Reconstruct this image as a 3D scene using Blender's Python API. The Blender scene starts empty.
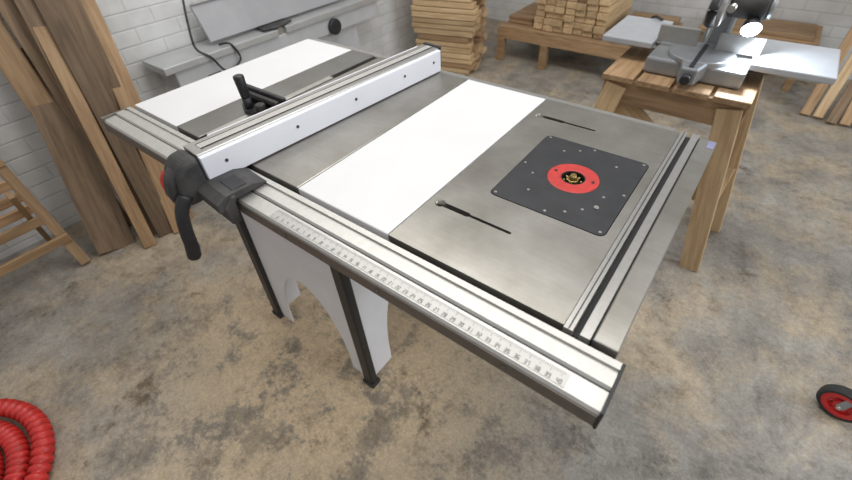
import bpy, bmesh, math, random
from mathutils import Vector, Matrix
random.seed(4)
S=bpy.context.scene
COL=bpy.context.collection
FZ=-0.87   # floor in table frame; everything is lifted by +0.87 at the end

# ------------------------------------------------------------------ materials
def nm(name):
    m=bpy.data.materials.new(name);m.use_nodes=True
    nt=m.node_tree;b=nt.nodes["Principled BSDF"];return m,nt,b
def N(nt,t,**k):
    n=nt.nodes.new(t)
    for a,v in k.items():
        if a.startswith('i_'): n.inputs[a[2:].replace('_',' ')].default_value=v
        else: setattr(n,a,v)
    return n
def ramp(nt,src,stops):
    r=nt.nodes.new("ShaderNodeValToRGB");e=r.color_ramp.elements
    while len(e)<len(stops): e.new(.5)
    for i,(p,c) in enumerate(stops): e[i].position=p;e[i].color=(*c,1) if len(c)==3 else c
    nt.links.new(src,r.inputs[0]);return r
def mix(nt,fac,a,b,mode='MIX'):
    m=nt.nodes.new("ShaderNodeMix");m.data_type='RGBA';m.blend_type=mode
    for s,i in ((fac,0),(a,6),(b,7)):
        if isinstance(s,(int,float)): m.inputs[i].default_value=s
        elif isinstance(s,tuple): m.inputs[i].default_value=(*s,1)
        else: nt.links.new(s,m.inputs[i])
    return m.outputs[2]
def coords(nt,scale=(1,1,1),kind='Object'):
    tc=nt.nodes.new("ShaderNodeTexCoord");mp=nt.nodes.new("ShaderNodeMapping");mp.inputs['Scale'].default_value=scale
    nt.links.new(tc.outputs[kind],mp.inputs[0]);return mp.outputs[0]
def noise(nt,vec,scale,detail=4,rough=.6,dist=0):
    n=N(nt,"ShaderNodeTexNoise");n.inputs['Scale'].default_value=scale;n.inputs['Detail'].default_value=detail;n.inputs['Roughness'].default_value=rough;n.inputs['Distortion'].default_value=dist
    nt.links.new(vec,n.inputs['Vector']);return n.outputs[0]
def bump(nt,b,src,strength,dist=.01):
    n=N(nt,"ShaderNodeBump");n.inputs['Strength'].default_value=strength;n.inputs['Distance'].default_value=dist
    nt.links.new(src,n.inputs['Height']);nt.links.new(n.outputs[0],b.inputs['Normal'])
def plain(name,c,rough=.5,metal=0,var=.12,sc=30,bmp=.05):
    m,nt,b=nm(name);v=coords(nt)
    n=noise(nt,v,sc)
    r=ramp(nt,n,[(.3,tuple(x*(1-var) for x in c)),(.7,tuple(min(1,x*(1+var)) for x in c))])
    nt.links.new(r.outputs[0],b.inputs['Base Color']);b.inputs['Roughness'].default_value=rough;b.inputs['Metallic'].default_value=metal
    if bmp: bump(nt,b,n,bmp,.002)
    return m
def steel(name,c,r0,r1,stretch):
    m,nt,b=nm(name);v=coords(nt,stretch);n=noise(nt,v,9,6,.65)
    v2=coords(nt);n2=noise(nt,v2,5,7,.65)
    a=ramp(nt,n,[(.3,tuple(x*.94 for x in c)),(.7,tuple(x*1.04 for x in c))])
    a2=ramp(nt,n2,[(.34,(.74,.725,.69)),(.62,(1,1,1))])
    nt.links.new(mix(nt,1.0,a.outputs[0],a2.outputs[0],'MULTIPLY'),b.inputs['Base Color'])
    b.inputs['Metallic'].default_value=.85
    mr=N(nt,"ShaderNodeMapRange");mr.inputs['To Min'].default_value=r0;mr.inputs['To Max'].default_value=r1
    nt.links.new(n2,mr.inputs[0]);nt.links.new(mr.outputs[0],b.inputs['Roughness'])
    return m
def wood(name,c1,c2,rough=.65,rnd=.25):
    m,nt,b=nm(name);v=coords(nt,(1.2,14,14));oi=N(nt,"ShaderNodeObjectInfo")
    add=N(nt,"ShaderNodeVectorMath",operation='ADD');nt.links.new(v,add.inputs[0])
    ms=N(nt,"ShaderNodeMath",operation='MULTIPLY');ms.inputs[1].default_value=37;nt.links.new(oi.outputs['Random'],ms.inputs[0]);nt.links.new(ms.outputs[0],add.inputs[1])
    n=noise(nt,add.outputs[0],3.5,6,.6,.6)
    r=ramp(nt,n,[(.3,c1),(.62,c2)])
    mr=N(nt,"ShaderNodeMapRange");mr.inputs['To Min'].default_value=1-rnd;mr.inputs['To Max'].default_value=1+rnd*.5
    nt.links.new(oi.outputs['Random'],mr.inputs[0])
    cb=N(nt,"ShaderNodeCombineColor")
    for i in range(3): nt.links.new(mr.outputs[0],cb.inputs[i])
    nt.links.new(mix(nt,1.0,r.outputs[0],cb.outputs[0],'MULTIPLY'),b.inputs['Base Color'])
    b.inputs['Roughness'].default_value=rough;bump(nt,b,n,.15,.002);return m

STEEL=steel("brushed_steel",(.385,.37,.34),.28,.42,(1,22,22))
STEEL2=steel("cast_steel_dark",(.27,.265,.25),.34,.46,(14,1.5,14))
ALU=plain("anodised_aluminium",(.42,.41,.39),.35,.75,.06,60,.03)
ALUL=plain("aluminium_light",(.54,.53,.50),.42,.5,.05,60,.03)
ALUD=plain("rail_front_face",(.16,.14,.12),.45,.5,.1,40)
DARK=plain("shadow_gap_dark",(.02,.02,.02),.7)
BLACK=plain("black_plastic",(.018,.018,.02),.42,0,.3,25,.1)
BLACKD=plain("dusty_black_cast",(.045,.043,.042),.6,0,.6,14,.3)
PHEN=plain("phenolic_insert",(.026,.027,.030),.45,0,.25,20,.03)
WHITE=plain("white_laminate",(.72,.72,.72),.40,0,.025,4,0)
HDPE=plain("white_fence_plastic",(.76,.77,.82),.32,0,.03,5,0)
CAB=plain("white_powder_coat",(.76,.76,.78),.45,0,.05,6,.02)
RED=plain("red_plastic",(.62,.03,.03),.4,0,.1,30)
REDR=plain("red_insert_ring",(.50,.035,.03),.5,0,.15,60)
REDH=plain("red_hose_rubber",(.50,.025,.02),.42,0,.25,30)
BRASS=plain("brass_collet",(.35,.26,.10),.35,.9,.15,60)
SCREW=plain("screw_steel",(.55,.54,.5),.3,.9)
GREYM=plain("grey_cast_aluminium",(.30,.31,.32),.4,.6,.12,20)
GREYP=plain("grey_wing_plate",(.46,.48,.51),.35,.3,.06,20)
RUBBER=plain("rubber",(.03,.03,.03),.75,0,.3,30)
LAM=plain("grey_machine_paint",(.46,.47,.48),.5,0,.08,8)
BED=plain("grey_machine_bed",(.52,.53,.53),.35,.5,.08,8)
BOARDG=plain("grey_board",(.36,.36,.37),.45,.3,.08,6)
PURP=plain("sticker_purple",(.22,.22,.36),.5)
INK=plain("ruler_ink",(.10,.10,.11),.6)
TAPE=plain("ruler_tape",(.46,.455,.43),.4,.25,.03)
PINE=wood("pine",(.42,.27,.135),(.62,.45,.26))
PINED=wood("pine_dark",(.23,.135,.065),(.40,.26,.14))
OLD=wood("old_board",(.13,.085,.05),(.26,.175,.105),.75,.35)
CHAIRW=wood("chair_wood",(.27,.155,.075),(.44,.285,.15))

# floor: worn concrete with drifts of sawdust
m,nt,b=nm("dusty_concrete");v=coords(nt)
n1=noise(nt,v,1.9,12,.74,.0);n2=noise(nt,v,4.5,12,.78,0);n3=noise(nt,v,120,6,.8);n4=noise(nt,v,2.6,12,.78,.0);n5=noise(nt,v,17,10,.8,0)
base=ramp(nt,n2,[(.36,(.15,.135,.115)),(.46,(.25,.23,.20)),(.56,(.31,.29,.255)),(.66,(.41,.385,.345))])
dust=ramp(nt,n1,[(.47,(0,0,0)),(.58,(.85,.85,.85))])
dcol=ramp(nt,n5,[(.35,(.34,.265,.175)),(.6,(.45,.37,.265))])
c=mix(nt,dust.outputs[0],base.outputs[0],dcol.outputs[0])
tc=N(nt,"ShaderNodeTexCoord");dv=N(nt,"ShaderNodeVectorMath",operation='DISTANCE');nt.links.new(tc.outputs['Object'],dv.inputs[0]);dv.inputs[1].default_value=(-.42-.95,.05-.5,.03)
sm=N(nt,"ShaderNodeMapRange");sm.inputs['From Min'].default_value=.32;sm.inputs['From Max'].default_value=.90;sm.inputs['To Min'].default_value=1;sm.inputs['To Max'].default_value=0
nt.links.new(dv.outputs['Value'],sm.inputs[0])
ml=N(nt,"ShaderNodeMath",operation='MULTIPLY');nt.links.new(sm.outputs[0],ml.inputs[0]);r4=ramp(nt,n2,[(.43,(.25,.25,.25)),(.49,(1,1,1))]);nt.links.new(r4.outputs[0],ml.inputs[1])
c=mix(nt,ml.outputs[0],c,(.72,.56,.37))
blot=ramp(nt,n4,[(.36,(.42,.39,.35)),(.42,(1,1,1))]);c=mix(nt,1.0,c,blot.outputs[0],'MULTIPLY')
b5=ramp(nt,n5,[(.36,(.70,.68,.64)),(.48,(1,1,1)),(.66,(1.14,1.12,1.08))]);c=mix(nt,1.0,c,b5.outputs[0],'MULTIPLY')
gr=ramp(nt,n3,[(.3,(.66,.66,.66)),(.7,(1.18,1.18,1.18))]);c=mix(nt,1.0,c,gr.outputs[0],'MULTIPLY')
nt.links.new(c,b.inputs['Base Color'])
rr=ramp(nt,n1,[(.38,(.32,.32,.32)),(.56,(.68,.68,.68))]);nt.links.new(rr.outputs[0],b.inputs['Roughness'])
bump(nt,b,n5,.35,.014);FLOOR=m
# painted brick
def brickmat(name,swap):
    m,nt,b=nm(name);tc=N(nt,"ShaderNodeTexCoord");sp=N(nt,"ShaderNodeSeparateXYZ");cb=N(nt,"ShaderNodeCombineXYZ")
    nt.links.new(tc.outputs['Object'],sp.inputs[0]);nt.links.new(sp.outputs[swap],cb.inputs[0]);nt.links.new(sp.outputs[2],cb.inputs[1])
    br=N(nt,"ShaderNodeTexBrick");br.inputs['Scale'].default_value=1.0;br.inputs['Brick Width'].default_value=.225;br.inputs['Row Height'].default_value=.075;br.inputs['Mortar Size'].default_value=.006;br.inputs['Mortar Smooth'].default_value=.9
    br.inputs['Color1'].default_value=(.72,.72,.71,1);br.inputs['Color2'].default_value=(.66,.66,.65,1);br.inputs['Mortar'].default_value=(.60,.60,.59,1)
    nt.links.new(cb.outputs[0],br.inputs['Vector'])
    n=noise(nt,tc.outputs['Object'],3,6);r=ramp(nt,n,[(.3,(.76,.75,.73)),(.6,(1,1,1))])
    nt.links.new(mix(nt,1.0,br.outputs[0],r.outputs[0],'MULTIPLY'),b.inputs['Base Color']);b.inputs['Roughness'].default_value=.7
    iv=N(nt,"ShaderNodeMath",operation='SUBTRACT');iv.inputs[0].default_value=1;nt.links.new(br.outputs['Fac'],iv.inputs[1])
    bump(nt,b,iv.outputs[0],.35,.008);return m
BRX=brickmat("painted_brick_left",1);BRY=brickmat("painted_brick_far",0)
def emis(name,c,s):
    m,nt,b=nm(name);b.inputs['Emission Color'].default_value=(*c,1);b.inputs['Emission Strength'].default_value=s;b.inputs['Base Color'].default_value=(*c,1);return m
LED=emis("led_lamp",(.80,.90,1),25)

# ------------------------------------------------------------------ geometry helpers
def empty(name,loc=(0,0,0)):
    e=bpy.data.objects.new(name,None);COL.objects.link(e);e.location=loc;e.empty_display_size=.1;return e
def fin(name,bm,mat,parent=None,mw=None,smooth=False,bev=0,seg=2):
    me=bpy.data.meshes.new(name);bmesh.ops.recalc_face_normals(bm,faces=bm.faces);bm.to_mesh(me);bm.free();me.materials.append(mat)
    o=bpy.data.objects.new(name,me);COL.objects.link(o)
    if mw is not None: o.matrix_world=mw
    if parent is not None:
        o.parent=parent;o.matrix_parent_inverse=Matrix.Translation(-parent.location)
    if smooth:
        for p in me.polygons: p.use_smooth=True
    if bev:
        md=o.modifiers.new("bevel",'BEVEL');md.width=bev;md.segments=seg;md.limit_method='ANGLE'
    return o
def box(name,x0,x1,y0,y1,z0,z1,mat,parent=None,bev=0,seg=2):
    bm=bmesh.new();bmesh.ops.create_cube(bm,size=1)
    for v in bm.verts: v.co=Vector(((v.co.x)*(x1-x0),(v.co.y)*(y1-y0),(v.co.z)*(z1-z0)))
    return fin(name,bm,mat,parent,Matrix.Translation(((x0+x1)/2,(y0+y1)/2,(z0+z1)/2)),False,bev,seg)
def frame(d,up=Vector((0,0,1))):
    x=Vector(d).normalized();up=Vector(up)
    if abs(x.dot(up.normalized()))>.98: up=Vector((0,1,0))
    y=up.cross(x).normalized();z=x.cross(y);return Matrix((x,y,z)).transposed().to_4x4()
def beam(name,p0,p1,w,t,mat,parent=None,up=(0,0,1),bev=.002):
    """board from p0 to p1; w across, t along 'up'"""
    p0=Vector(p0);p1=Vector(p1);L=(p1-p0).length
    bm=bmesh.new();bmesh.ops.create_cube(bm,size=1)
    for v in bm.verts: v.co=Vector((v.co.x*L,v.co.y*w,v.co.z*t))
    M=Matrix.Translation((p0+p1)/2)@frame(p1-p0,up);return fin(name,bm,mat,parent,M,False,bev,1)
def cyl(name,p0,p1,r,mat,parent=None,seg=28,r2=None,bev=0):
    p0=Vector(p0);p1=Vector(p1);bm=bmesh.new()
    bmesh.ops.create_cone(bm,cap_ends=True,segments=seg,radius1=r,radius2=r if r2 is None else r2,depth=(p1-p0).length)
    q=(p1-p0).to_track_quat('Z','Y').to_matrix().to_4x4()
    o=fin(name,bm,mat,parent,Matrix.Translation((p0+p1)/2)@q,False,bev)
    for p in o.data.polygons:
        if len(p.vertices)==4: p.use_smooth=True
    return o
def prism(name,pts,axis,a0,a1,mat,parent=None,bev=0,seg=2):
    """extrude polygon pts (in the two other axes, ordered) along axis"""
    bm=bmesh.new();ax='xyz'.index(axis)
    def mk(p,a):
        c=[p[0],p[1]];c.insert(ax,a);return bm.verts.new(c)
    A=[mk(p,a0) for p in pts];B=[mk(p,a1) for p in pts];n=len(pts)
    bm.faces.new(A);bm.faces.new(B[::-1])
    for i in range(n): bm.faces.new((A[i],A[(i+1)%n],B[(i+1)%n],B[i]))
    return fin(name,bm,mat,parent,None,False,bev,seg)
def sweep(name,pts,rs,mat,parent=None,seg=12,closed=False):
    pts=[Vector(p) for p in pts];n=len(pts)
    if not isinstance(rs,(list,tuple)): rs=[rs]*n
    bm=bmesh.new();rings=[];up=Vector((0,0,1))
    for i,p in enumerate(pts):
        a=pts[(i-1)%n] if (closed or i>0) else p;c=pts[(i+1)%n] if (closed or i<n-1) else p
        t=(c-a).normalized()
        s=t.cross(up)
        if s.length<.05: s=t.cross(Vector((0,1,0)))
        s.normalize();u=s.cross(t)
        rings.append([bm.verts.new(p+rs[i]*(math.cos(k*2*math.pi/seg)*s+math.sin(k*2*math.pi/seg)*u)) for k in range(seg)])
    for i in range(n if closed else n-1):
        A=rings[i];B=rings[(i+1)%n]
        for k in range(seg): bm.faces.new((A[k],A[(k+1)%seg],B[(k+1)%seg],B[k]))
    if not closed: bm.faces.new(rings[0]);bm.faces.new(rings[-1][::-1])
    return fin(name,bm,mat,parent,None,True)
def smoothpts(P,k=8):
    P=[Vector(p) for p in P];out=[]
    for i in range(len(P)-1):
        a=P[max(i-1,0)];b=P[i];c=P[i+1];d=P[min(i+2,len(P)-1)]
        for j in range(k):
            t=j/k;out.append(.5*((2*b)+(c-a)*t+(2*a-5*b+4*c-d)*t*t+(3*b-a-3*c+d)*t**3))
    out.append(P[-1]);return out
def cut(o,cutters):
    for c in cutters:
        m=o.modifiers.new("b",'BOOLEAN');m.object=c;m.operation='DIFFERENCE';m.solver='EXACT'
    bpy.context.view_layer.update();dg=bpy.context.evaluated_depsgraph_get()
    me=bpy.data.meshes.new_from_object(o.evaluated_get(dg));o.modifiers.clear();o.data=me
    for c in cutters: bpy.data.objects.remove(c)
def rrect(x0,x1,y0,y1,r,k=6):
    P=[]
    for cx,cy,a in ((x1-r,y1-r,0),(x0+r,y1-r,90),(x0+r,y0+r,180),(x1-r,y0+r,270)):
        for i in range(k+1):
            t=math.radians(a+90*i/k);P.append((cx+r*math.cos(t),cy+r*math.sin(t)))
    return P
def lathe(name,prof,M,mat,parent=None,seg=40):
    """prof = [(r,z)..] closed ring profile"""
    bm=bmesh.new();R=[]
    for k in range(seg):
        a=2*math.pi*k/seg;R.append([bm.verts.new((r*math.cos(a),r*math.sin(a),z)) for r,z in prof])
    n=len(prof)
    for k in range(seg):
        for j in range(n): bm.faces.new((R[k][j],R[(k+1)%seg][j],R[(k+1)%seg][(j+1)%n],R[k][(j+1)%n]))
    return fin(name,bm,mat,parent,M,False)

# ------------------------------------------------------------------ room
box("floor",-2.3,4.2,-3.2,4.2,FZ-.06,FZ,FLOOR)
box("wall_left",-2.3,-2.15,-3.2,4.2,FZ,1.9,BRX)
box("wall_far",-2.15,4.2,4.0,4.15,FZ,1.9,BRY)

# ------------------------------------------------------------------ table saw
T=empty("table_saw",(-.4,.3,FZ))
D=.68
box("outfeed_wing_white",-1.005,-.765,.0,D,-.030,.0,WHITE,T,.002)
box("main_top_left",-.762,-.652,0,D,-.032,.001,STEEL2,T,.002)
box("main_top_slot_bed",-.652,-.628,0,D,-.032,-.010,DARK,T)
box("main_top_centre",-.628,-.262,0,D,-.032,.001,STEEL,T,.002)
box("blade_insert",-.575,-.50,.14,.50,.0008,.002,BLACK,T,.0005)
box("white_extension",-.260,-.003,0,D,-.030,.001,WHITE,T,.0025)
rt=box("router_top",0,.345,0,D,-.034,.001,STEEL,T)
def slot(x0,x1,y):
    c1=prism("c",rrect(x0,x1,y-.0035,y+.0035,.003),'z',-.1,.1,DARK)
    c2=cyl("c",(x0+.005,y,-.1),(x0+.005,y,.1),.011,DARK)
    c3=prism("c",rrect(x0,x0+.075,y-.0065,y+.0065,.006),'z',-.1,.1,DARK)
    return [c1,c2,c3]
cutters=slot(.02,.185,.132)+slot(.02,.175,.58)+[prism("c",rrect(.087,.327,.215,.501,.014),'z',-.1,.1,DARK)]
cut(rt,cutters)
box("router_top_underlay",.005,.34,.01,D-.01,-.036,-.030,DARK,T)
# T-track
prism("t_track",[(.346,-.034),(.346,.002),(.360,.002),(.360,-.012),(.371,-.012),(.371,.002),(.386,.002),(.386,-.034)],'y',-.004,D+.01,ALU,T)
box("t_track_groove",.3605,.3705,-.003,D+.009,-.0125,-.009,DARK,T)
box("t_track_line_a",.3525,.3545,-.003,D+.009,.0015,.0026,BLACKD,T)
box("t_track_line_b",.3865,.389,0,D,-.03,-.002,DARK,T)
box("router_top_edge_strip",.389,.426,.0,D,-.034,.001,STEEL,T,.002)
box("sticker",.409,.424,.64,.676,.001,.0016,PURP,T)
# insert plate
ip=prism("router_insert_plate",rrect(.0885,.3255,.2165,.4995,.013),'z',-.008,.002,PHEN,T)
cut(ip,[cyl("c",(.209,.36,-.1),(.209,.36,.1),.0545,DARK,seg=48)])
IM=Matrix.Translation((.209,.36,0))
lathe("insert_ring_red",[(.0255,-.008),(.0255,.0028),(.028,.0034),(.051,.0034),(.0538,.002),(.0538,-.008)],IM,REDR,T,56)
lathe("insert_ring_dark_step",[(.0235,-.02),(.0235,.0025),(.0252,.0025),(.0252,-.02)],IM,BLACK,T,40)
cyl("router_well",(.209,.36,-.09),(.209,.36,-.020),.045,DARK,T)
cyl("collet_nut",(.209,.36,-.03),(.209,.36,.000),.0135,BRASS,T,6,bev=.001)
cyl("collet_chuck",(.209,.36,.000),(.209,.36,.010),.009,BRASS,T,20,r2=.006)
for a in range(8):
    t=a*math.pi/4+.3
    cyl("collet_fin_%d"%a,(.209+.0145*math.cos(t),.36+.0145*math.sin(t),-.01),(.209+.020*math.cos(t),.36+.020*math.sin(t),-.004),.003,BRASS,T,8)
for i,(x,y) in enumerate([(.098,.226),(.316,.226),(.098,.49),(.316,.49),(.207,.226),(.207,.49),(.098,.358),(.316,.358),(.15,.27),(.265,.27),(.15,.45),(.27,.45),(.285,.33),(.13,.33),(.24,.245),(.18,.47)]):
    cyl("plate_screw_%d"%i,(x,y,.0015),(x,y,.0028),.0028,SCREW,T,14)
cyl("plate_pin",(.285,.29,.002),(.285,.29,.004),.005,SCREW,T,16)
for i in range(2): cyl("ring_screw_%d"%i,(.209+(.041 if i else -.041),.36+.005,.003),(.209+(.041 if i else -.041),.365,.0042),.0035,BLACK,T,12)
cyl("router_motor",(.209,.36,-.32),(.209,.36,-.09),.05,BLACKD,T,32,bev=.005)
# joint gaps / skirts
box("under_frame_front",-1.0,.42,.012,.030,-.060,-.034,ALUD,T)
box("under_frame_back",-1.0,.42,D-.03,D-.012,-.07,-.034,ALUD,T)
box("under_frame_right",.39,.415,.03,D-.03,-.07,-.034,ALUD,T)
# front rail (aluminium extrusion with scale)
prof=[(-.010,-.050),(-.010,-.004),(-.022,-.004),(-.022,-.009),(-.030,-.009),(-.030,-.006),(-.052,-.006),(-.056,-.011),(-.060,-.011),(-.0885,-.013),(-.092,-.018),(-.092,-.050)]
prism("front_rail",prof,'x',-1.012,.436,ALUL,T)
box("rail_groove_line",-1.012,.436,-.0575,-.0555,-.0112,-.0100,BLACKD,T)
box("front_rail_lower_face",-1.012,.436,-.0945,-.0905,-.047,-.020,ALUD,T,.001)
box("rail_gap",-1.0,.43,-.012,-.001,-.040,-.020,DARK,T)
box("rail_end_cap",.436,.441,-.096,-.008,-.050,-.004,BLACK,T,.002)
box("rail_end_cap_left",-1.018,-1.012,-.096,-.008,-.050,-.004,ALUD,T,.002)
def onrail(y): return -.011+( y+.060)/(.0285)*.002
prism("scale_tape",[(-.063,onrail(-.063)+.0003),(-.063,onrail(-.063)+.0009),(-.086,onrail(-.086)+.0009),(-.086,onrail(-.086)+.0003)],'x',-.25,.385,TAPE,T)
bm=bmesh.new()
SEG={'0':'abcdef','1':'bc','2':'abged','3':'abgcd','4':'fgbc','5':'afgcd','6':'afgedc','7':'abc','8':'abcdefg','9':'abcdfg'}
def q(x0,x1,y0,y1):
    vs=[bm.verts.new((x,y,onrail(y)+.0012)) for x,y in((x0,y0),(x1,y0),(x1,y1),(x0,y1))];bm.faces.new(vs)
def digit(ch,x,y,w,h,t):
    s=SEG[ch]
    if 'a' in s:q(x,x+w,y+h-t,y+h)
    if 'g' in s:q(x,x+w,y+h/2-t/2,y+h/2+t/2)
    if 'd' in s:q(x,x+w,y,y+t)
    if 'f' in s:q(x,x+t,y+h/2,y+h)
    if 'e' in s:q(x,x+t,y,y+h/2)
    if 'b' in s:q(x+w-t,x+w,y+h/2,y+h)
    if 'c' in s:q(x+w-t,x+w,y,y+h/2)
k=0;x=-.245
while x<.38:
    l=.009 if k%5==0 else .0045
    q(x-.00025,x+.00025,-.0638-l,-.0638)
    if k%5==0:
        s=str(int(k/5)+1)
        for j,ch in enumerate(s): digit(ch,x-.0038+j*.0045,-.0842,.0034,.0072,.0009)
    x+=.00318;k+=1
o=fin("scale_marks",bm,INK,T)
for i,xx in enumerate((-.2,.05,.3)): cyl("rail_bolt_%d"%i,(xx,-.097,-.035),(xx,-.094,-.035),.005,ALUD,T,12)
# back rail
prism("back_rail",[(D+.008,-.05),(D+.008,-.008),(D+.035,-.008),(D+.035,-.05)],'x',-1.0,.33,ALU,T)

# rip fence (slightly skewed)
FO=Vector((-.428,-.100,0));dirv=Vector((.062,.782,0));L=dirv.length;dirv.normalize()
FM=Matrix.Translation(FO)@Matrix.Rotation(math.atan2(dirv.y,dirv.x)-math.pi/2,4,'Z')
def fbox(name,x0,x1,y0,y1,z0,z1,mat,bev=0):
    bm=bmesh.new();bmesh.ops.create_cube(bm,size=1)
    for v in bm.verts: v.co=Vector(((x0+x1)/2+v.co.x*(x1-x0),(y0+y1)/2+v.co.y*(y1-y0),(z0+z1)/2+v.co.z*(z1-z0)))
    return fin(name,bm,mat,T,FM,False,bev)
fbox("fence_face_right",-.014,0,.0,L,.004,.068,HDPE,.002)
fbox("fence_face_left",-.092,-.079,.06,L-.01,.004,.066,HDPE,.002)
fbox("fence_beam",-.0785,-.0145,.0,L+.005,.010,.070,ALU,.002)
fbox("fence_beam_channel",-.058,-.035,.02,L,.0702,.0712,ALUL)
fbox("fence_beam_line_a",-.0595,-.058,.02,L,.0702,.0718,BLACKD)
fbox("fence_beam_line_b",-.035,-.0335,.02,L,.0702,.0718,BLACKD)
fbox("fence_end_cap",-.080,-.012,L+.005,L+.017,.010,.074,BLACK,.003)
for i,y in enumerate((.05,.24,.43,.62,.75)):
    p0=FM@Vector((-.001,y,.040));p1=FM@Vector((.0012,y,.040));cyl("fence_face_screw_%d"%i,p0,p1,.004,BLACKD,T,14)
# fence head / clamp
def fprism(name,pts,x0,x1,mat,bev=.006):
    o=prism(name,pts,'x',x0,x1,mat,T,bev,3);o.matrix_parent_inverse=Matrix.Translation(-T.location);o.matrix_world=FM;o.matrix_basis=FM;return o
fprism("fence_head",[(-.060,-.030),(-.066,.005),(-.058,.046),(-.038,.068),(-.002,.072),(0.0,.0),(-.0,-.030)],-.078,-.003,BLACKD,.012)
fprism("fence_head_hump",[(-.076,-.034),(-.082,.0),(-.072,.036),(-.050,.056),(-.03,.05),(-.03,-.034)],-.062,-.018,BLACKD,.014)
fprism("fence_saddle",[(-.034,-.018),(-.034,.004),(-.010,.016),(.055,.014),(.085,.003),(.085,-.002),(-.008,-.002),(-.012,-.018)],-.105,.085,BLACKD,.004)
fprism("fence_saddle_cheek",[(-.020,-.055),(-.024,-.010),(.0,.012),(.012,.008),(.004,-.010),(.002,-.055)],.012,.090,BLACKD,.005)
fbox("cursor_window",.025,.075,.01,.045,.014,.017,BLACK,.001)
lev=smoothpts([(-.443,-.155,.000),(-.443,-.178,-.030),(-.444,-.190,-.078),(-.446,-.195,-.120),(-.448,-.203,-.158)],6)
o=sweep("fence_lever",lev,[.015,.016,.016,.0155,.015,.0145,.0145]+[.014]*6+[.0145]*5+[.0155]*5+[.013,.008],BLACK,T,14)

# miter gauge
box("miter_bar",-.650,-.630,.02,.46,-.009,.004,SCREW,T,.001)
gp=[(.075*math.cos(math.radians(t)),.055*math.sin(math.radians(t))) for t in range(180,361,15)]
o=prism("miter_protractor",[(-.64+x,.205+y) for x,y in gp],'z',.005,.016,BLACK,T,.002)
box("miter_face",-.735,-.545,.203,.216,.004,.052,BLACK,T,.003)
box("miter_face_back_rib",-.72,-.56,.19,.204,.028,.042,BLACKD,T,.003)
cyl("miter_handle_stem",(-.655,.165,.012),(-.655,.165,.045),.012,BLACK,T)
cyl("miter_handle",(-.655,.165,.045),(-.658,.165,.105),.0125,BLACK,T,24,r2=.0145,bev=.004)
cyl("miter_knob",(-.61,.172,.016),(-.61,.172,.034),.014,BLACKD,T,12,bev=.003)

# saw body and stand
prism("saw_body",[(-.72,-.30),(-.74,-.034),(-.27,-.034),(-.27,-.30)],'y',.05,.62,CAB,T,.01)
prism("saw_motor_housing",rrect(-.68,-.36,-.36,-.28,.03),'y',.22,.55,BLACKD,T,.01)
zt=-.20
cx0,cx1,cy0,cy1=-.745,-.225,.035,.60     # footprint on floor
tx0,tx1,ty0,ty1=-.725,-.262,.045,.58     # top
def face_panel(name,A,B,C_,Dq,mat,apex,foot,off):
    """A,B top corners, C_,D bottom corners (C_ under B). arch cut from bottom"""
    A,B,C_,Dq=map(Vector,(A,B,C_,Dq));n=(B-A).cross(Dq-A).normalized()
    def P(s,t): return (A*(1-s)+B*s)*(1-t)+(Dq*(1-s)+C_*s)*t
    pts=[P(0,0),P(1,0),P(1,1),P(1-foot,1)]
    k=18
    for i in range(1,k):
        th=math.pi*i/k;s=.5+(.5-foot)*math.cos(th)
        t=1-(1-apex)*(math.sin(th)**.8);pts.append(P(s,t))
    pts+=[P(foot,1),P(0,1)]
    bm=bmesh.new();vs=[bm.verts.new(p) for p in pts];f=bm.faces.new(vs)
    r=bmesh.ops.extrude_face_region(bm,geom=[f])
    for v in [e for e in r['geom'] if isinstance(e,bmesh.types.BMVert)]: v.co+=n*off
    return fin(name,bm,mat,T)
zb=FZ+.012
face_panel("stand_panel_front",(tx0,ty0,zt),(tx1,ty0,zt),(cx1,cy0,zb),(cx0,cy0,zb),CAB,.46,.17,.006)
face_panel("stand_panel_back",(tx0,ty1,zt),(tx1,ty1,zt),(cx1,cy1,zb),(cx0,cy1,zb),CAB,.46,.17,.006)
face_panel("stand_panel_right",(tx1,ty0,zt),(tx1,ty1,zt),(cx1,cy1,zb),(cx1,cy0,zb),CAB,.40,.20,.006)
face_panel("stand_panel_left",(tx0,ty0,zt),(tx0,ty1,zt),(cx0,cy1,zb),(cx0,cy0,zb),CAB,.40,.20,.006)
for i,(a_,b_) in enumerate([((tx0,ty0),(cx0,cy0)),((tx1,ty0),(cx1,cy0)),((tx0,ty1),(cx0,cy1)),((tx1,ty1),(cx1,cy1))]):
    beam("stand_corner_%d"%i,(a_[0],a_[1],-.06),(b_[0],b_[1],FZ+.012),.045,.030,BLACK,T,(0,1,0),.006)
    box("stand_foot_%d"%i,b_[0]-.026,b_[0]+.026,b_[1]-.02,b_[1]+.022,FZ,FZ+.022,RUBBER,T,.005)
box("stand_top_band",-.735,-.255,.038,.59,-.20,-.06,CAB,T,.006)
# red stop paddle hanging under the front rail
sweep("stop_paddle",smoothpts([(-.655,-.04,-.055),(-.680,-.095,-.060),(-.690,-.115,-.085),(-.675,-.115,-.125),(-.640,-.095,-.135),(-.63,-.04,-.10)],6),.009,RED,T,10)
box("paddle_switch_box",-.67,-.60,-.045,.04,-.15,-.05,BLACKD,T,.006)

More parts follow.
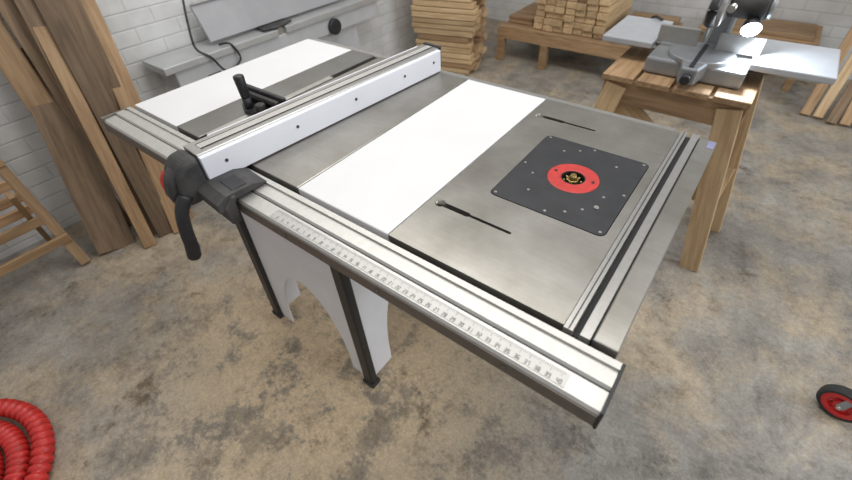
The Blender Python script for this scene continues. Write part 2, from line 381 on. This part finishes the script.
# ------------------------------------------------------------------ leaning boards, left wall
LB=empty("leaning_lumber_boards",(-1.8,0,FZ))
bd=[ # base, top, width, thick, mat
 ((-1.74,-.19,FZ),(-2.07,.03,-.03),.16,.022,OLD),
 ((-1.70,-.04,FZ),(-2.03,.16,.42),.10,.022,OLD),
 ((-1.62,-.08,FZ),(-1.99,.12,.20),.055,.025,PINED),
 ((-1.64,.02,FZ),(-2.04,.22,.55),.085,.022,OLD),
 ((-1.76,.10,FZ),(-2.07,.29,.50),.10,.02,OLD),
 ((-1.60,.06,FZ),(-2.0,.28,-.02),.05,.022,CHAIRW),
 ((-1.66,.14,FZ),(-2.06,.33,.10),.07,.02,PINED),
 ((-1.84,.02,FZ),(-2.10,.10,.60),.12,.03,OLD),
 ((-1.88,-.10,FZ),(-2.11,-.02,.40),.10,.02,PINED),
]
for i,(p,t_,w,th,mt) in enumerate(bd):
    beam("board_%d"%i,p,t_,w,th,mt,LB,(1,-.15,.4))

# ------------------------------------------------------------------ folding chair, left
CH=empty("folding_wooden_chair",(-1.9,-.6,FZ))
def cb(n,a_,b_,w=.035,t=.02,up=(0,0,1)): beam(n,a_,b_,w,t,CHAIRW,CH,up)
def rail(z,y): return (-1.75-(z-FZ)*.42,y,z)
for i,yy in enumerate((-.325,-.80)):
    cb("leg_long_%d"%i,rail(FZ+.01,yy),rail(-.10,yy),.042,.022,(1,0,.4))
for i,yy in enumerate((-.37,-.755)):
    cb("leg_short_%d"%i,(-2.06,yy,FZ+.01),(-1.74,yy,-.42),.022,.035,(1,0,-.4))
for i,z in enumerate((-.16,-.26,-.36)):
    a_=rail(z,-.82);b_=rail(z,-.305);cb("back_slat_%d"%i,(a_[0]+.022,a_[1],z),(b_[0]+.022,b_[1],z),.016,.055)
for i in range(4):
    z=-.45-i*.055;a_=rail(z,-.82);cb("seat_slat_%d"%i,(a_[0]+.024,-.82,z),(a_[0]+.024,-.345,z),.016,.042)
cb("front_stretcher",(rail(-.72,0)[0]+.022,-.82,-.72),(rail(-.72,0)[0]+.022,-.305,-.72),.018,.04)

# ------------------------------------------------------------------ jointer against the left wall
WB=empty("jointer_machine",(-2.0,1.2,FZ))
prism("pedestal",[(-2.13,FZ),(-2.11,-.36),(-1.95,-.36),(-1.92,FZ)],'y',.62,1.85,LAM,WB,.01)
box("infeed_table",-2.125,-1.90,.45,1.16,-.262,-.225,BED,WB,.004)
box("outfeed_table",-2.125,-1.90,1.22,2.1,-.262,-.222,BED,WB,.004)
box("bed_body",-2.115,-1.915,.50,2.05,-.36,-.262,LAM,WB,.006)
cyl("cutter_head",(-2.11,1.19,-.25),(-1.92,1.19,-.25),.027,SCREW,WB,20)
prism("cutter_guard",[(-2.08,1.10),(-1.93,1.08),(-1.90,1.18),(-1.94,1.30),(-2.08,1.26)],'z',-.219,-.209,BLACKD,WB,.003)
beam("fence_plate",(-2.03,.78,-.122),(-2.03,1.95,-.122),.016,.185,BOARDG,WB,(-.45,0,1))
beam("fence_top_lip",(-2.062,.78,-.032),(-2.062,1.95,-.032),.026,.008,ALU,WB,(-.45,0,1))
box("fence_bracket",-2.13,-2.06,1.25,1.36,-.222,-.10,BLACKD,WB,.008)
box("switch_box",-1.93,-1.885,.66,.74,-.44,-.33,BLACKD,WB,.006)
cyl("switch_button",(-1.886,.70,-.385),(-1.876,.70,-.385),.014,RED,WB,18)
cyl("height_wheel",(-1.913,1.6,-.32),(-1.885,1.6,-.32),.05,BLACK,WB,28,bev=.006)
sweep("power_cable",smoothpts([(-2.02,.74,.03),(-1.97,.69,-.08),(-1.93,.66,-.19),(-1.885,.70,-.24),(-1.885,.76,-.33),(-1.885,.86,-.30),(-1.90,.84,-.215),(-1.95,.80,-.215)],8),.006,BLACK,WB,8)

# ------------------------------------------------------------------ tall lumber stack
LS=empty("lumber_stack",(-1.7,2.6,FZ))
ang=math.radians(14);SM=Matrix.Translation((-1.70,2.70,FZ))@Matrix.Rotation(ang,4,'Z')
z=.0
for l in range(20):
    hgt=random.choice([.038,.045])
    y=-.20
    while y<.16:
        w=random.uniform(.07,.11)
        e=random.uniform(-.035,.025)
        p=SM@Vector((-.25+e,y+w/2,z+hgt/2));q_=SM@Vector((.23-e,y+w/2,z+hgt/2));beam("stack_board_%d_%.2f"%(l,y),p,q_,w-.004,hgt-.006,random.choice([PINE,PINE,PINED]),LS);y+=w
    z+=hgt

# ------------------------------------------------------------------ low bench with lumber, far wall
FB=empty("low_lumber_bench",(-.9,3.2,FZ))
beam("front_beam",(-1.42,3.0,-.645),(-.12,3.0,-.645),.05,.075,PINED,FB)
beam("rear_beam",(-1.42,3.64,-.645),(-.12,3.64,-.645),.05,.075,PINED,FB)
for i,x in enumerate((-1.38,-.98,-.2)):
    box("bench_leg_a%d"%i,x-.03,x+.03,2.97,3.025,FZ,-.68,PINED,FB);box("bench_leg_b%d"%i,x-.03,x+.03,3.62,3.66,FZ,-.68,PINED,FB)
for i in range(9):
    y=3.01+i*.075;beam("bench_slat_%d"%i,(-1.40,y,-.597),(-.14,y,-.597),.07,.02,PINED,FB)
LP=empty("timber_pile",(-1.0,3.2,-.58))
for l in range(9):
    for j in range(7):
        x=-1.08+j*.082+random.uniform(-.004,.004);z=-.585+.024+l*.046
        beam("pile_board_%d_%d"%(l,j),(x,3.03+random.uniform(-.03,.02),z),(x,3.64,z),.076,.042,PINE,LP)
LP2=empty("timber_offcuts",(-.4,3.2,-.58))
for l in range(3):
    for j in range(4):
        y=3.09+j*.12;z=-.585+.017+l*.036
        beam("offcut_%d_%d"%(l,j),(-.48,y,z),(-.15+random.uniform(-.08,.05),y,z),.10,.032,PINED,LP2)
LP3=empty("timber_planks",(-1.25,3.2,-.58))
for l in range(2):
    for j in range(4):
        y=3.14+j*.12;z=-.585+.013+l*.028
        beam("plank_%d_%d"%(l,j),(-1.38,y,z),(-1.16,y,z),.10,.024,PINED,LP3)

# ------------------------------------------------------------------ sawhorse and miter saw
SH=empty("timber_sawhorse",(.3,1.4,FZ))
beam("top_beam_front",(.0,1.25,-.165),(.47,1.25,-.165),.05,.09,PINED,SH)
beam("top_beam_rear",(.0,1.50,-.165),(.47,1.50,-.165),.05,.09,PINED,SH)
for i in range(4):
    x=.05+i*.122;beam("top_cross_%d"%i,(x,1.20,-.112),(x,1.58,-.112),.11,.02,PINED,SH)
beam("leg_a",(.42,1.235,-.14),(.555,1.27,FZ),.075,.04,PINE,SH,(0,1,0))
beam("leg_b",(.44,1.53,-.14),(.58,1.60,FZ),.075,.04,PINE,SH,(0,1,0))
beam("leg_c",(.05,1.235,-.14),(-.10,1.20,FZ),.075,.04,PINE,SH,(0,1,0))
beam("leg_d",(.05,1.53,-.14),(-.10,1.62,FZ),.075,.04,PINE,SH,(0,1,0))
beam("end_stretcher",(.51,1.27,-.55),(.53,1.58,-.55),.03,.08,PINE,SH)
beam("end_stretcher_l",(-.03,1.23,-.55),(-.03,1.60,-.55),.03,.08,PINE,SH)
beam("brace",(.08,1.272,-.22),(.47,1.285,-.52),.07,.02,PINE,SH,(0,1,0))
MS=empty("miter_saw",(.3,1.45,-.10))
box("base_casting",.11,.42,1.28,1.50,-.100,-.045,GREYM,MS,.008)
cyl("turntable",(.265,1.37,-.05),(.265,1.37,-.030),.105,GREYM,MS,48,bev=.003)
prism("turntable_arm",[(.24,1.20),(.29,1.20),(.31,1.3),(.22,1.3)],'z',-.085,-.032,GREYM,MS,.006)
cyl("miter_lock_knob",(.265,1.20,-.062),(.265,1.17,-.062),.016,BLACK,MS,16,bev=.004)
box("kerf_plate",.258,.272,1.21,1.46,-.0305,-.0285,BLACK,MS)
box("rear_fence_left",.10,.235,1.415,1.43,-.032,.025,ALU,MS,.003)
box("rear_fence_right",.295,.43,1.415,1.43,-.032,.025,ALU,MS,.003)
box("wing_right",.415,.645,1.33,1.62,-.050,-.028,GREYP,MS,.004)
box("wing_left",-.085,.10,1.37,1.67,-.050,-.028,GREYP,MS,.004)
for i,(a_,b_) in enumerate((((.40,1.38),(.62,1.38)),((.40,1.54),(.62,1.54)),((-.07,1.42),(.12,1.42)),((-.07,1.48),(.12,1.48)))):
    cyl("wing_rod_%d"%i,(a_[0],a_[1],-.06),(b_[0],b_[1],-.06),.008,SCREW,MS,14)
box("pivot_post",.235,.315,1.50,1.58,-.09,.10,GREYM,MS,.012)
for i,x in enumerate((.25,.30)): cyl("slide_rod_%d"%i,(x,1.34,.115),(x,1.66,.115),.011,SCREW,MS,16)
box("slide_block",.225,.325,1.50,1.57,.085,.145,BLACKD,MS,.012)
cyl("saw_blade",(.261,1.40,.09),(.264,1.40,.09),.095,SCREW,MS,48)
gpts=[(1.40+.112*math.cos(math.radians(t)),.09+.112*math.sin(math.radians(t))) for t in range(-15,200,12)]
prism("blade_guard",gpts,'x',.238,.288,ALU,MS,.006)
cyl("motor",(.288,1.42,.12),(.395,1.42,.12),.045,BLACKD,MS,28,bev=.008)
cyl("motor_cap",(.395,1.42,.12),(.41,1.42,.12),.040,GREYM,MS,28,bev=.004)
sweep("saw_handle",smoothpts([(.262,1.34,.19),(.262,1.27,.185),(.262,1.225,.145),(.262,1.24,.10),(.262,1.30,.08)],6),.014,BLACK,MS,12)
# work lamp on a stalk, aimed at the right-hand wing
sweep("lamp_stalk",smoothpts([(.33,1.44,.10),(.355,1.42,.10),(.368,1.395,.078)],5),.006,BLACK,MS,8)
LA=Vector((.366,1.392,.075));LD=Vector((.25,-.75,-.45)).normalized()
cyl("work_lamp",LA,LA+LD*.030,.020,BLACK,MS,20,r2=.029)
cyl("work_lamp_lens",LA+LD*.030,LA+LD*.0325,.027,LED,MS,24)
sl=bpy.data.lights.new("work_lamp_light",'SPOT');sl.energy=12;sl.spot_size=math.radians(150);sl.spot_blend=.6;sl.shadow_soft_size=.02;sl.color=(.80,.90,1)
so=bpy.data.objects.new("work_lamp_light",sl);COL.objects.link(so);so.parent=MS;so.matrix_parent_inverse=Matrix.Translation(-MS.location)
so.matrix_basis=Matrix.Translation(LA+LD*.045)@Vector((.75,-.1,-.6)).to_track_quat('-Z','Y').to_matrix().to_4x4()
sweep("power_cord",smoothpts([(.06,1.64,-.02),(.01,1.69,-.03),(-.01,1.70,-.12),(-.03,1.67,-.35),(-.05,1.69,-.6),(-.06,1.73,FZ+.02),(-.12,1.8,FZ+.006),(-.4,1.9,FZ+.006)],8),.005,BLACK,MS,8)

# ------------------------------------------------------------------ planks on the right
RP=empty("leaning_offcut_planks",(1.0,3.3,FZ))
for i in range(8):
    x=.84+i*.07;beam("plank_%d"%i,(x,3.08+random.uniform(-.05,.08),FZ+.012),(x+random.uniform(.0,.10),3.95,.05+random.uniform(-.25,.25)),.055,.022,random.choice([PINE,OLD,CHAIRW,OLD]),RP,(0,-.4,1))
FS=empty("low_shelf_bench",(.4,3.7,FZ))
box("shelf_top",.0,.74,3.5,3.95,-.56,-.53,PINED,FS,.003)
for i,x in enumerate((.04,.37,.70)): box("shelf_leg_%d"%i,x-.025,x+.025,3.52,3.57,FZ,-.56,PINED,FS)
for i in range(5): beam("shelf_board_%d"%i,(.05,3.56+i*.07,-.5175),(.7,3.56+i*.07,-.5175),.06,.025,PINED,FS)

# ------------------------------------------------------------------ red hose coil
pts=[];rs=[];turns=2.6;n=1500
for i in range(n+1):
    t=i/n*turns*2*math.pi;lay=i/n*turns
    r=.325-.062*lay+.006*math.sin(t*1.3);zz=FZ+.034
    pts.append((-1.03+r*math.cos(t+.5),-1.075+r*math.sin(t+.5),zz));rs.append(.030 if (i//4)%2 else .020)
sweep("red_hose_coil",pts,rs,REDH,None,14)

# ------------------------------------------------------------------ caster on right
CW=empty("red_caster_wheel",(1.06,.84,FZ))
WC=Vector((1.075,.845,FZ+.062))
WMt=Matrix.Translation(WC)@Matrix.Rotation(math.radians(-20),4,'Z')@Matrix.Rotation(math.pi/2,4,'X')
lathe("tyre",[(.048,-.018),(.056,-.018),(.062,-.010),(.062,.010),(.056,.018),(.048,.018)],WMt,RUBBER,CW,48)
lathe("rim",[(.032,-.016),(.048,-.016),(.048,.016),(.032,.016)],WMt,RED,CW,48)
lathe("hub",[(.006,-.017),(.018,-.017),(.018,.017),(.006,.017)],WMt,RED,CW,32)
for i in range(6):
    t=i*math.pi/3;beam("spoke_%d"%i,WMt@Vector((.014*math.cos(t),.014*math.sin(t),0)),WMt@Vector((.038*math.cos(t),.038*math.sin(t),0)),.012,.018,RED,CW,(0,0,1))
cyl("axle",WMt@Vector((0,0,-.05)),WMt@Vector((0,0,.03)),.006,SCREW,CW,14)
fk=WMt.to_3x3()@Vector((0,0,1))
for s in(-1,1):
    c_=WC+fk*.026*s;beam("fork_%d"%s,c_,c_+Vector((.03,.02,.085)),.022,.004,GREYM,CW,fk)
beam("fork_top",WC+Vector((.03,.02,.087))-fk*.03,WC+Vector((.03,.02,.087))+fk*.03,.05,.006,GREYM,CW)

# ------------------------------------------------------------------ lights
def area(name,loc,rot,sx,sy,e,c=(1,1,1)):
    l=bpy.data.lights.new(name,'AREA');l.shape='RECTANGLE';l.size=sx;l.size_y=sy;l.energy=e;l.color=c
    o=bpy.data.objects.new(name,l);COL.objects.link(o);o.location=loc;o.rotation_euler=rot;return o
area("ceiling_light",(-.5,1.0,2.2),(0,0,0),3.0,1.0,56,(1,.98,.95))
area("ceiling_light.001",(1.0,-1.0,2.3),(0,0,0),2.0,1.2,18,(1,.98,.95))
area("window_light",(3.9,1.8,1.3),(0,math.radians(72),0),1.6,2.6,82,(.90,.95,1))
w=bpy.data.worlds.new("World");S.world=w;w.use_nodes=True
w.node_tree.nodes["Background"].inputs[0].default_value=(.98,.98,1,1);w.node_tree.nodes["Background"].inputs[1].default_value=.42

# ------------------------------------------------------------------ camera
cam=bpy.data.cameras.new("camera");cam.sensor_width=36;cam.lens=36*412.243/852;cam.clip_start=.02
co=bpy.data.objects.new("camera",cam);COL.objects.link(co)
r0=Vector((.79788,.60167,-.03715));r1=Vector((.39307,-.56599,-.72467));r2=Vector((-.45704,.5636,-.68809))
Mc=Matrix((r0,-r1,-r2)).transposed().to_4x4();Mc.translation=Vector((.4123,-.3981,.522));co.matrix_world=Mc
cam.dof.use_dof=True;cam.dof.focus_distance=.95;cam.dof.aperture_fstop=3.2
S.camera=co
try: S.view_settings.view_transform='Standard';S.view_settings.look='None'
except Exception as e: print(e)
bpy.context.view_layer.update()
for o in list(S.objects):
    if o.parent is None: o.location.z+=.87
